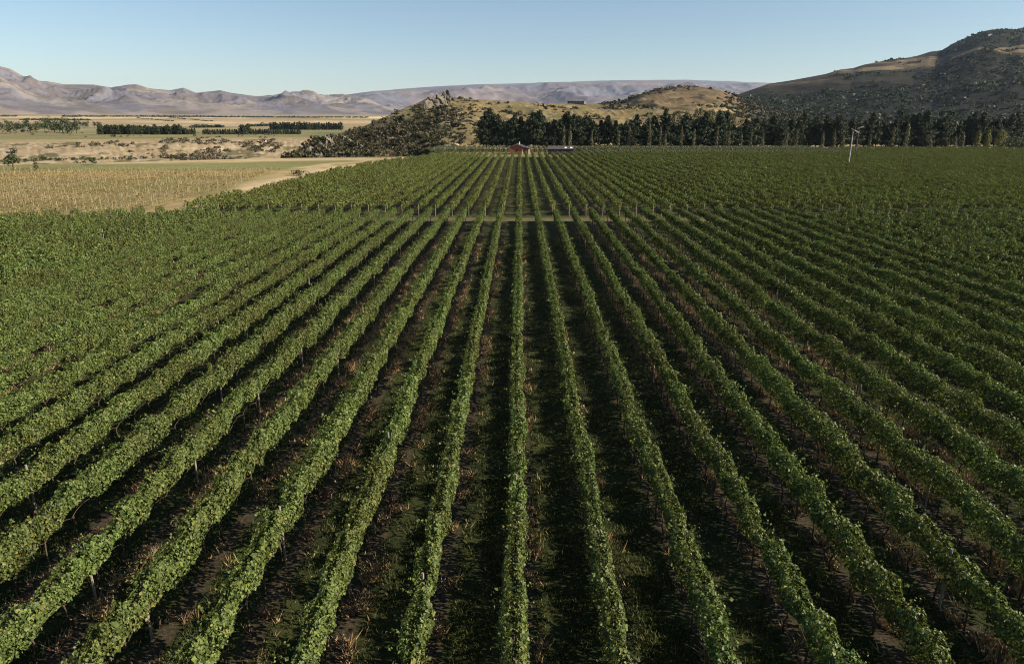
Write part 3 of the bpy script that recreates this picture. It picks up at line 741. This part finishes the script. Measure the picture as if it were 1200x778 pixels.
# slender olive-brown trees in front of the pines
slim = [column_mesh('slender_foliage', h, w, s, 420, .5, .04) for h, w, s in ((12, 2.0, 1), (9, 1.8, 2), (13, 2.4, 3), (7, 2.4, 4))]
slim_tr = trunk_mesh(11, .13, 3, 5, .5)
for px, v, s in [(661, 0, 1), (668.5, 2, .95), (694, 1, 1), (726, 0, .8), (738, 0, 1.), (762, 2, 1.02), (775, 0, .95), (781, 1, .9), (800, 0, .95), (815, 2, .8), (842, 0, 1.), (856, 1, 1.), (871, 2, .6), (882, 0, .9), (896, 1, 1), (924, 0, .95), (936, 0, .85), (967, 1, 1.), (980, 1, 1.1), (991, 3, 1), (1023, 1, .8), (1049.5, 0, .95), (1066, 2, 1.05), (1094, 3, 1.1), (1124, 3, .9), (1132, 3, 1.1)]:
    Y = 384 + rng.uniform(-4, 2)
    tree('slender_tree', 'slender olive-brown young tree in front of the pine belt', 'tree', (gx(px, Y), Y, 0), slim[v], M['slender'], slim_tr, s, 'slender young trees before the pine belt')
gold = [column_mesh('poplar_foliage', h, w, s, 900, .5, .02) for h, w, s in ((9.5, 3.6, 11), (10, 3.4, 12), (10, 6.2, 13))]
for px, v, lab in [(1150, 0, 'narrow yellow-green poplar, left of three before the pines'), (1162, 1, 'narrow yellow-green poplar, middle of three before the pines'), (1177.5, 2, 'broad golden poplar beside the dark round shrub')]:
    tree('poplar_tree', lab, 'tree', (gx(px, 372), 372, 0), gold[v], M['poplar'], slim_tr, 1, 'golden poplars at the end of the belt')
rs = round_mesh('shrub_foliage', 7, 15, 21, 1500, .55, .05, 14)
tree('round_shrub', 'large dark round shrub at the right end of the pine belt', 'shrub', (gx(1192, 352), 352, 0), rs, M['shrub'], trunk_mesh(5, .18, 5, 6, 2), 1)
# paler trees behind the belt
lar = [column_mesh('larch_foliage', h, w, s, 500, .75, .02) for h, w, s in ((19, 5.5, 31), (21, 6.5, 32), (17, 6, 33))]
for px in (778, 790, 797, 806, 815, 819, 828, 836, 843, 852, 861, 868):
    Y = 520 + rng.uniform(-15, 25); x = gx(px + rng.uniform(-2, 2), Y)
    tree('larch_tree', 'paler olive tree rising behind the pine belt below the dome hill', 'tree', (x, Y, 1), lar[rng.integers(3)], M['larch'], pine_tr[0], rng.uniform(.9, 1.15), 'paler trees behind the pine belt')
# broad trees and shelterbelts on the left flats
rnd = [round_mesh('tree_foliage', h, w, s, 420, .9, .08, 10) for h, w, s in ((10, 10, 41), (12, 10, 42), (8.5, 11, 43), (13, 8.5, 44))]
rt = trunk_mesh(9, .3, 5, 9, 2.5)
def put_left(px, py, zoff=0):
    """distance at which the left flats meet the image row py in column px (marching the ground)"""
    x, y, z = ray(px, py); d = math.hypot(x, y)
    t = np.concatenate([np.arange(200, 1500, 2.), np.arange(1500, 6000, 10.)])
    g = ground_z(x / d * t, y / d * t); hgt = H + z / d * t
    i = int(np.argmax(hgt <= g)) if (hgt <= g).any() else len(t) - 1
    return float(x / d * t[i]), float(y / d * t[i]), float(g[i]) + zoff
for px, py, s in [(3, 156, .9), (9, 152, .9), (12, 157, .7), (20, 153, 1), (26, 153, .9), (33, 152, 1), (36, 157, .7), (43, 156, .7), (46, 152, 1.), (53, 155, 1.), (58, 156, 1.1), (64, 155, 1), (60, 150, 1.0), (70, 155, 1), (74, 157, 1), (79, 156, 1.05), (84, 156, 1), (90, 157, .8), (93, 150, 1.0), (99, 150, .8), (103, 150, .8), (111, 150, .7), (116, 150, .7)]:
    tree('round_tree', 'round green tree in the scattered grove on the flats below the mountains', 'tree', put_left(px, py), rnd[rng.integers(4)], M['shrub'], rt, s * 1.45, 'grove on the flats')
bp = [pine_mesh(9.5, 7.0, 50 + s, .02, .6) for s in range(3)]; bpt = trunk_mesh(9, .16, 2, 12, .8)
px = 117.0
while px < 231:
    p = put_left(px, 157.6 + .4 * rng.random()); tree('shelter_conifer', 'dark conifer in the long shelterbelt block on the flats', 'tree', p, bp[rng.integers(3)], M['pine'], bpt, rng.uniform(.85, 1.1) * (1.0 if px < 212 else .65), 'conifers of the long shelterbelt')
    px += rng.uniform(2.0, 3.0)
px = 239.0
while px < 352:
    tall = 281 < px < 292
    p = put_left(px, 157.4 + .5 * rng.random()); tree('shelter_conifer', 'dark conifer in the lower shelterbelt near the rocky hill', 'tree', p, bp[rng.integers(3)], M['pine'], bpt, rng.uniform(.5, .62) * (1.9 if tall else 1), 'conifers of the lower shelterbelt')
    px += rng.uniform(2.2, 3.2)
px = 318.0
while px < 400:
    p = put_left(px, 152.4); tree('shelter_conifer', 'dark conifer in the farther shelterbelt beside the rocky hill', 'tree', p, bp[rng.integers(3)], M['pine'], bpt, rng.uniform(1.0, 1.3), 'conifers of the farther shelterbelt'); px += rng.uniform(2.4, 3.4)
# distant shelterbelt lines: masses
def belt_line(pts, hgt, label):
    P = []
    for (a, b), (c, d) in zip(pts[:-1], pts[1:]):
        for u in np.linspace(0, 1, int(abs(c - a) * 1.1) + 2): P.append(put_left(a + (c - a) * u, b + (d - b) * u))
    P = np.array(P); P = P + rng.normal(0, 4, P.shape) * np.array([1, 1, 0])
    scatter_bushes('distant_wood', P, hgt * rng.uniform(.8, 1.2, len(P)), 34, .30, M['pine'], label)
belt_line([(-20, 137.2), (20, 137)], 9, 'far dark wood line at the foot of the mountains')
belt_line([(27, 141), (104, 141.4)], 8, 'far dark shelterbelt line across the tan flats')
belt_line([(74, 137), (180, 137.2), (345, 138.2), (430, 138.3)], 9, 'long far wood line at the mountain foot')
belt_line([(160, 138.5), (202, 142.6)], 5, 'far shelterbelt running down the terrace'); belt_line([(200, 138.2), (248, 142.8)], 5, 'far second shelterbelt running down the terrace')
belt_line([(225, 150), (262, 149.5)], 9, 'grey-green wood on the far flats'); belt_line([(290, 148.5), (315, 148)], 9, 'grey wood beyond the shelterbelt')
# shrubs along the gully edge and single trees by the dry vineyard
sh = [round_mesh('shrub_foliage', 3.0, 4.2, 60 + s, 160, .5, .02, 6) for s in range(4)]; sht = trunk_mesh(2.4, .07, 4, 13, .8)
for k in range(74):
    px = rng.uniform(-2, 235) ** 1.0; py = np.interp(px, [0, 60, 110, 160, 235], [190.5, 188.5, 188, 187.2, 185.0]) + rng.uniform(-1.0, .4)
    p = put_left(px, py)
    tree('gully_shrub', 'olive shrub in the hedge-like line along the gully edge', 'shrub', p, sh[rng.integers(4)], M['shrub'], sht, rng.uniform(.35, .78), 'shrubs along the gully edge')
tr = round_mesh('tree_foliage', 8.2, 6.2, 71, 700, .55, .1, 11)
tree('round_tree', 'single dark green tree standing at the far edge of the dry vineyard', 'tree', put_left(16.5, 201), tr, M['shrub'], rt, .68)
tree('gully_shrub', 'small round dark shrub right of the single tree, edge of green strip', 'shrub', put_left(108, 193.5), sh[0], M['shrub'], sht, 1.0)
tree('gully_shrub', 'thin upright olive shrub between the single tree and the round shrub', 'shrub', put_left(42.5, 199), column_mesh('shrub_foliage', 3.2, 1.3, 73, 120, .35, .02), M['larch'], sht, 1.0)
tree('gully_shrub', 'tallest shrub in the gully line, left of centre', 'shrub', put_left(47, 189), sh[2], M['shrub'], sht, 1.25)
tree('gully_shrub', 'spreading brown shrub in the dry grass beside the track', 'shrub', put_left(352, 209), round_mesh('shrub_foliage', 1.8, 6.5, 75, 260, .4, .02, 9), M['larch'], sht, .75)
x, y, z = on_hill(KN, 525, 1.0); tree('conifer_tree', 'lone dark conifer on the skyline of the rocky hill', 'tree', (x, y, z - .3), bp[0], M['pine'], bpt, .62)

# ------------------------------------------------------------------ buildings
M['redwall'] = plain('red_boards', (.25, .098, .055), (.19, .07, .04), 3., .8, .2, stretch=(8, 8, .3))
M['darkroof'] = plain('dark_iron_roof', (.055, .06, .072), (.035, .038, .046), 2., .5, .4)
M['navy'] = plain('navy_cladding', (.028, .033, .045), (.02, .022, .03), 2., .6, .3)
M['cream'] = plain('cream_panel', (.62, .52, .36), (.5, .42, .3), 3., .8, .2)
M['white'] = plain('white_paint', (.78, .77, .74), (.66, .65, .62), 3., .55, .3)
M['glass'] = plain('window_glass', (.03, .035, .04), (.02, .022, .028), 2., .1, .6)
M['tin'] = plain('brown_roof', (.085, .072, .062), (.06, .05, .043), 2., .6, .3)
M['galv'] = plain('galvanised_steel', (.38, .37, .35), (.30, .29, .28), 3., .45, .5)
M['heap'] = plain('pale_stone', (.5, .4, .26), (.33, .26, .17), 2., .9, .1)
M['rust'] = plain('rusty_steel', (.24, .115, .06), (.16, .08, .045), 5., .7, .3)
def part(name, mb, mat, parent, loc=(0, 0, 0)): return link(name, mb.mesh(name), M[mat], parent, loc)
Y = 314.
b = thing('barn', 'small red barn with dark gable roof at the end of the vine rows', 'barn', (gx(607, Y), Y, 0), R(-4))
part('wall', MB().prism([(-3.6, 0), (2.6, 0), (2.6, 3.0), (-.4, 4.3), (-3.6, 3.1)], 0, 9), 'redwall', b)
part('wall', MB().prism([(2.6, 0), (5.0, 0), (5.0, 2.35), (2.6, 2.9)], 1.2, 8.6), 'redwall', b)
rf = part('roof', MB().prism([(-4.0, 3.05), (-.4, 4.38), (2.6, 3.08), (5.3, 2.42), (5.3, 2.60), (2.7, 3.30), (-.4, 4.62), (-4.0, 3.28)], -.45, 9.4), 'darkroof', b)
part('chimney', MB().tube([(.5, 3.0, 3.9), (.5, 3.0, 5.4)], .14, 8), 'white', rf)
part('barge_board', MB().prism([(-4.0, 2.98), (-.4, 4.30), (2.6, 3.02), (2.6, 3.20), (-.4, 4.56), (-4.0, 3.2)], -.52, -.455), 'rust', b)
d = part('door', MB().box(1.7, 2.35, -.06, -.003, 0, 2.2), 'cream', b); part('handle', MB().box(1.8, 1.88, -.12, -.063, 1.0, 1.1), 'rust', d)
w = part('window', MB().box(-.9, .0, -.06, -.003, 1.2, 2.3), 'rust', b); part('pane', MB().box(-.8, -.1, -.09, -.062, 1.3, 2.2), 'glass', w)
part('corner_panel', MB().box(4.45, 5.06, 1.10, 1.197, 0, 2.35), 'cream', b)
part('side_door', MB().box(3.1, 4.1, 1.13, 1.197, 0, 1.9), 'rust', b)
part('awning', MB().prism([(-5.4, 2.1), (-3.63, 2.55), (-3.63, 2.68), (-5.4, 2.22)], 1, 7), 'darkroof', b)
for yy in (1.2, 6.8): part('awning_post', MB().tube([(-5.25, yy, 0), (-5.25, yy, 2.12)], .07, 6), 'rust', b)
Y = 312.
b = thing('shed', 'long low navy shed with two white squares on its roof edge', 'shed', (gx(658, Y), Y, 0), R(-2))
part('wall', MB().box(-5.6, 5.6, 0, 6, 0, 2.5), 'navy', b)
rf = part('roof', MB().prism([(0, 0), (0, 0)], 0, 1) if False else MB().add([(-5.9, -.4, 2.52), (5.9, -.4, 2.52), (5.9, 3, 3.7), (-5.9, 3, 3.7), (5.9, 6.4, 2.52), (-5.9, 6.4, 2.52), (-5.9, -.4, 2.36), (5.9, -.4, 2.36), (5.9, 6.4, 2.36), (-5.9, 6.4, 2.36)], [(0, 1, 2, 3), (3, 2, 4, 5), (6, 7, 1, 0), (8, 9, 5, 4), (7, 8, 4, 2, 1), (9, 6, 0, 3, 5), (9, 8, 7, 6)]), 'tin', b)
for xx in (2.1, 4.6): part('skylight', MB().add([(xx - .45, .4, 2.84), (xx + .45, .4, 2.84), (xx + .45, 1.6, 3.26), (xx - .45, 1.6, 3.26), (xx - .45, .4, 2.76), (xx + .45, .4, 2.76), (xx + .45, 1.6, 3.2), (xx - .45, 1.6, 3.2)], [(0, 1, 2, 3), (4, 5, 1, 0), (5, 6, 2, 1), (6, 7, 3, 2), (7, 4, 0, 3)]), 'white', rf)
w = part('window', MB().box(-3.0, -1.6, -.06, -.003, .7, 1.9), 'galv', b); part('pane', MB().box(-2.9, -1.7, -.09, -.062, .8, 1.8), 'glass', w)
d = part('door', MB().box(.2, 1.2, -.06, -.003, 0, 2.0), 'tin', b); part('handle', MB().box(.3, .38, -.12, -.063, .95, 1.05), 'galv', d)
# house on the ridge
j = np.argmin(np.abs(KN['px'][0] - 675)); i_ = np.argmin(np.abs(KN['S'][:, 0] - 1.0)); x, y, z = KN['x'][i_, j], KN['y'][i_, j], KN['z'][i_, j]
b = thing('house', 'long dark flat-roofed house on the ridge skyline above the pines', 'house', (x, y, z - .6), R(-3))
part('wall', MB().box(-7.6, 7.0, -3, 3, 0, 2.5), 'navy', b); part('roof', MB().box(-8, 7.4, -3.5, 3.5, 2.502, 2.7), 'darkroof', b)
part('wing', MB().box(7.003, 9.0, -2.4, 2.4, 0, 2.3), 'cream', b)
for xx in (-6, -3, 0, 3):
    w = part('window', MB().box(xx, xx + 1.8, -3.06, -3.003, .8, 2.4), 'galv', b); part('pane', MB().box(xx + .1, xx + 1.7, -3.09, -3.062, .9, 2.3), 'glass', w)
# small farm buildings on the left flats, white house on the right hill
def cottage(loc, w, d, h, wall, roof, label, rz=0):
    b = thing('farm_building', label, 'building', loc, rz)
    part('wall', MB().prism([(-w / 2, -1), (w / 2, -1), (w / 2, h), (0, h * 1.45), (-w / 2, h)], -d / 2, d / 2), wall, b)
    part('roof', MB().prism([(-w / 2 - .3, h - .05), (0, h * 1.45 + .06), (w / 2 + .3, h - .05), (w / 2 + .3, h + .15), (0, h * 1.45 + .3), (-w / 2 - .3, h + .15)], -d / 2 - .3, d / 2 + .3), roof, b)
    part('door', MB().box(-.5, .5, -d / 2 - .06, -d / 2 - .003, 0, 2), 'rust', b); part('window', MB().box(1.0, 1.9, -d / 2 - .06, -d / 2 - .003, 1, 2), 'glass', b)
    return b
cottage(put_left(309, 167.5), 4.5, 4, 1.9, 'heap', 'tin', 'tan farm cottage in the scrub left of the rocky hill')
#cottage(put_left(221, 159.6), 2.6, 2.2, 1.3, 'white', 'white', 'tiny white farm building between the two shelterbelts')
x, y, z = on_hill(RM, 1161, .80); cottage((x, y, z), 7, 6, 3, 'white', 'white', 'tiny white house high on the large shadowed hill')
# utility pole, heaps beside it
Y = 404.; x = gx(525.3, Y)
b = thing('utility_pole', 'pale wooden utility pole at the foot of the rocky hill', 'utility pole', (x, Y, 0))
part('pole', MB().tube([(0, 0, -.3), (0, 0, 7.8)], [.2, .14], 9), 'stake', b); part('cross_arm', MB().box(-.8, .8, -.22, -.145, 7.0, 7.15), 'stake', b)
for xx in (-.65, .65): part('insulator', MB().tube([(xx, -.18, 7.151), (xx, -.18, 7.4)], .06, 6), 'white', b)
heap = rock_mesh(9)
heap.materials.clear(); heap.materials.append(M['heap'])
for px, yy, s, lab in [(530.5, 408, (1.5, 1.2, 1.5), 'pale square stone block right of the utility pole'), (535.5, 410, (1.7, 1.2, 1.2), 'lower pale stone block beside the square one'), ]:
    tag(link('stone_block', heap, None, None, (gx(px, yy), yy, s[2] * .45), .4, s), lab, 'stone')
tag(link('rubble_heap', rock_mesh(12), None, None, (gx(522, 396), 396, .5), .2, (3.2, 1.8, 1.3)), 'low brown rubble heap in front of the utility pole', 'rubble heap')
# frost fans
def frost_fan(px, Y, h, ang, label, tm='galv'):
    x = gx(px, Y)
    t = thing('frost_fan', label, 'frost fan', (x, Y, 0), R(20), 'frost fans above the far vines')
    part('tower', MB().tube([(0, 0, 0), (0, 0, h)], [.24, .14], 12), tm, t)
    part('engine_box', MB().box(.5, 2.0, -.5, .5, .1, 1.3).box(.35, .48, -.3, .3, .3, .9), 'tin', t)
    g = part('gearbox', MB().tube([(0, .35, h + .1), (0, -.75, h + .22)], [.30, .24], 10).tube([(0, 0, h - .1), (0, 0, h + .3)], .2, 10), 'rust', t)
    part('hub', MB().tube([(0, -.753, h + .22), (0, -.98, h + .24)], [.2, .12], 10), 'galv', g)
    for s in (0, math.pi):
        a = ang + s; dx, dz = math.cos(a), math.sin(a); nx, nz = -dz, dx
        pts = [(.15, .10), (.8, .19), (1.4, .15), (1.9, .08)]
        fr = [(dx * l + nx * w, -.86 + .10 * w, h + .23 + dz * l + nz * w) for l, w in pts] + [(dx * l - nx * w, -.86 - .25 * w, h + .23 + dz * l - nz * w) for l, w in pts[::-1]]
        bk = [(p[0], p[1] + .05, p[2]) for p in fr]; n_ = len(fr)
        part('blade', MB().add(fr + bk, [tuple(range(n_)), tuple(range(n_, 2 * n_))[::-1]] + [(q, q + n_, (q + 1) % n_ + n_, (q + 1) % n_) for q in range(n_)]), 'tin', t)
frost_fan(1001.5, 226, 11.2, R(160), 'nearer, taller pale grey frost fan tower with two blades above the vines')
frost_fan(1008.0, 304, 11.4, R(15), 'farther slim dark frost fan tower just behind the pale grey one', 'tin')

# ------------------------------------------------------------------ haze
def haze():
    m, nt = newmat('haze_air'); N = NT(nt)
    v = N.n('ShaderNodeVolumePrincipled'); v.inputs['Color'].default_value = (.62, .78, 1.0, 1); v.inputs['Density'].default_value = HAZE; v.inputs['Anisotropy'].default_value = .2
    o = N.n('ShaderNodeOutputMaterial'); N.l(v.outputs[0], o.inputs['Volume'])
    o_ = link('haze', MB().box(-16000, 16000, -3000, 21000, -60, 1000).mesh('haze'), m); kind(o_, 'stuff', 'thin blue haze in the valley air')
HAZE = 2.1e-5
haze()

# ------------------------------------------------------------------ light
SUN_EL, SUN_AZ = 26.5, 103.0          # azimuth clockwise from +Y (the rows); from the right, a little behind the camera
w = bpy.data.worlds.new('World'); scene.world = w; w.use_nodes = True
nt = w.node_tree; nt.nodes.clear(); N = NT(nt)
sky = N.n('ShaderNodeTexSky', sky_type='NISHITA', sun_disc=False, sun_elevation=R(SUN_EL), sun_rotation=R(SUN_AZ), altitude=300, air_density=1.0, dust_density=.25, ozone_density=2.2)
bg = N.n('ShaderNodeBackground'); bg.inputs[1].default_value = .055
N.l(sky.outputs[0], bg.inputs[0]); o = N.n('ShaderNodeOutputWorld'); N.l(bg.outputs[0], o.inputs[0])
sl = bpy.data.lights.new('sun', 'SUN'); sl.energy = 5.0; sl.angle = R(.5); sl.color = (1.0, .89, .74)
so = bpy.data.objects.new('sun', sl); COL.objects.link(so)
from mathutils import Vector
sd = Vector((math.sin(R(SUN_AZ)) * math.cos(R(SUN_EL)), math.cos(R(SUN_AZ)) * math.cos(R(SUN_EL)), math.sin(R(SUN_EL))))
so.rotation_euler = sd.to_track_quat('Z', 'Y').to_euler(); so.location = (60, -20, 40)

cam = bpy.data.cameras.new('camera'); co = bpy.data.objects.new('camera', cam); COL.objects.link(co)
cam.sensor_width = 36; cam.lens = 24.0; cam.clip_start = .1; cam.clip_end = 60000
co.location = (0, 0, H); co.rotation_euler = (math.pi / 2 - TILT, 0, YAW)
scene.camera = co
vs = scene.view_settings; scene.display_settings.display_device = 'sRGB'
vs.view_transform = 'Standard'; vs.look = 'None'; vs.exposure = 1.15; vs.gamma = 1
cy = scene.cycles
cy.max_bounces = 5; cy.diffuse_bounces = 2; cy.glossy_bounces = 2; cy.transmission_bounces = 3; cy.volume_bounces = 0; cy.transparent_max_bounces = 4
cy.use_denoising = True
cy.denoiser = 'OPENIMAGEDENOISE'; cy.denoising_input_passes = 'RGB_ALBEDO_NORMAL'; cy.denoising_prefilter = 'NONE'
cy.filter_width = 1.05
cy.use_adaptive_sampling = False
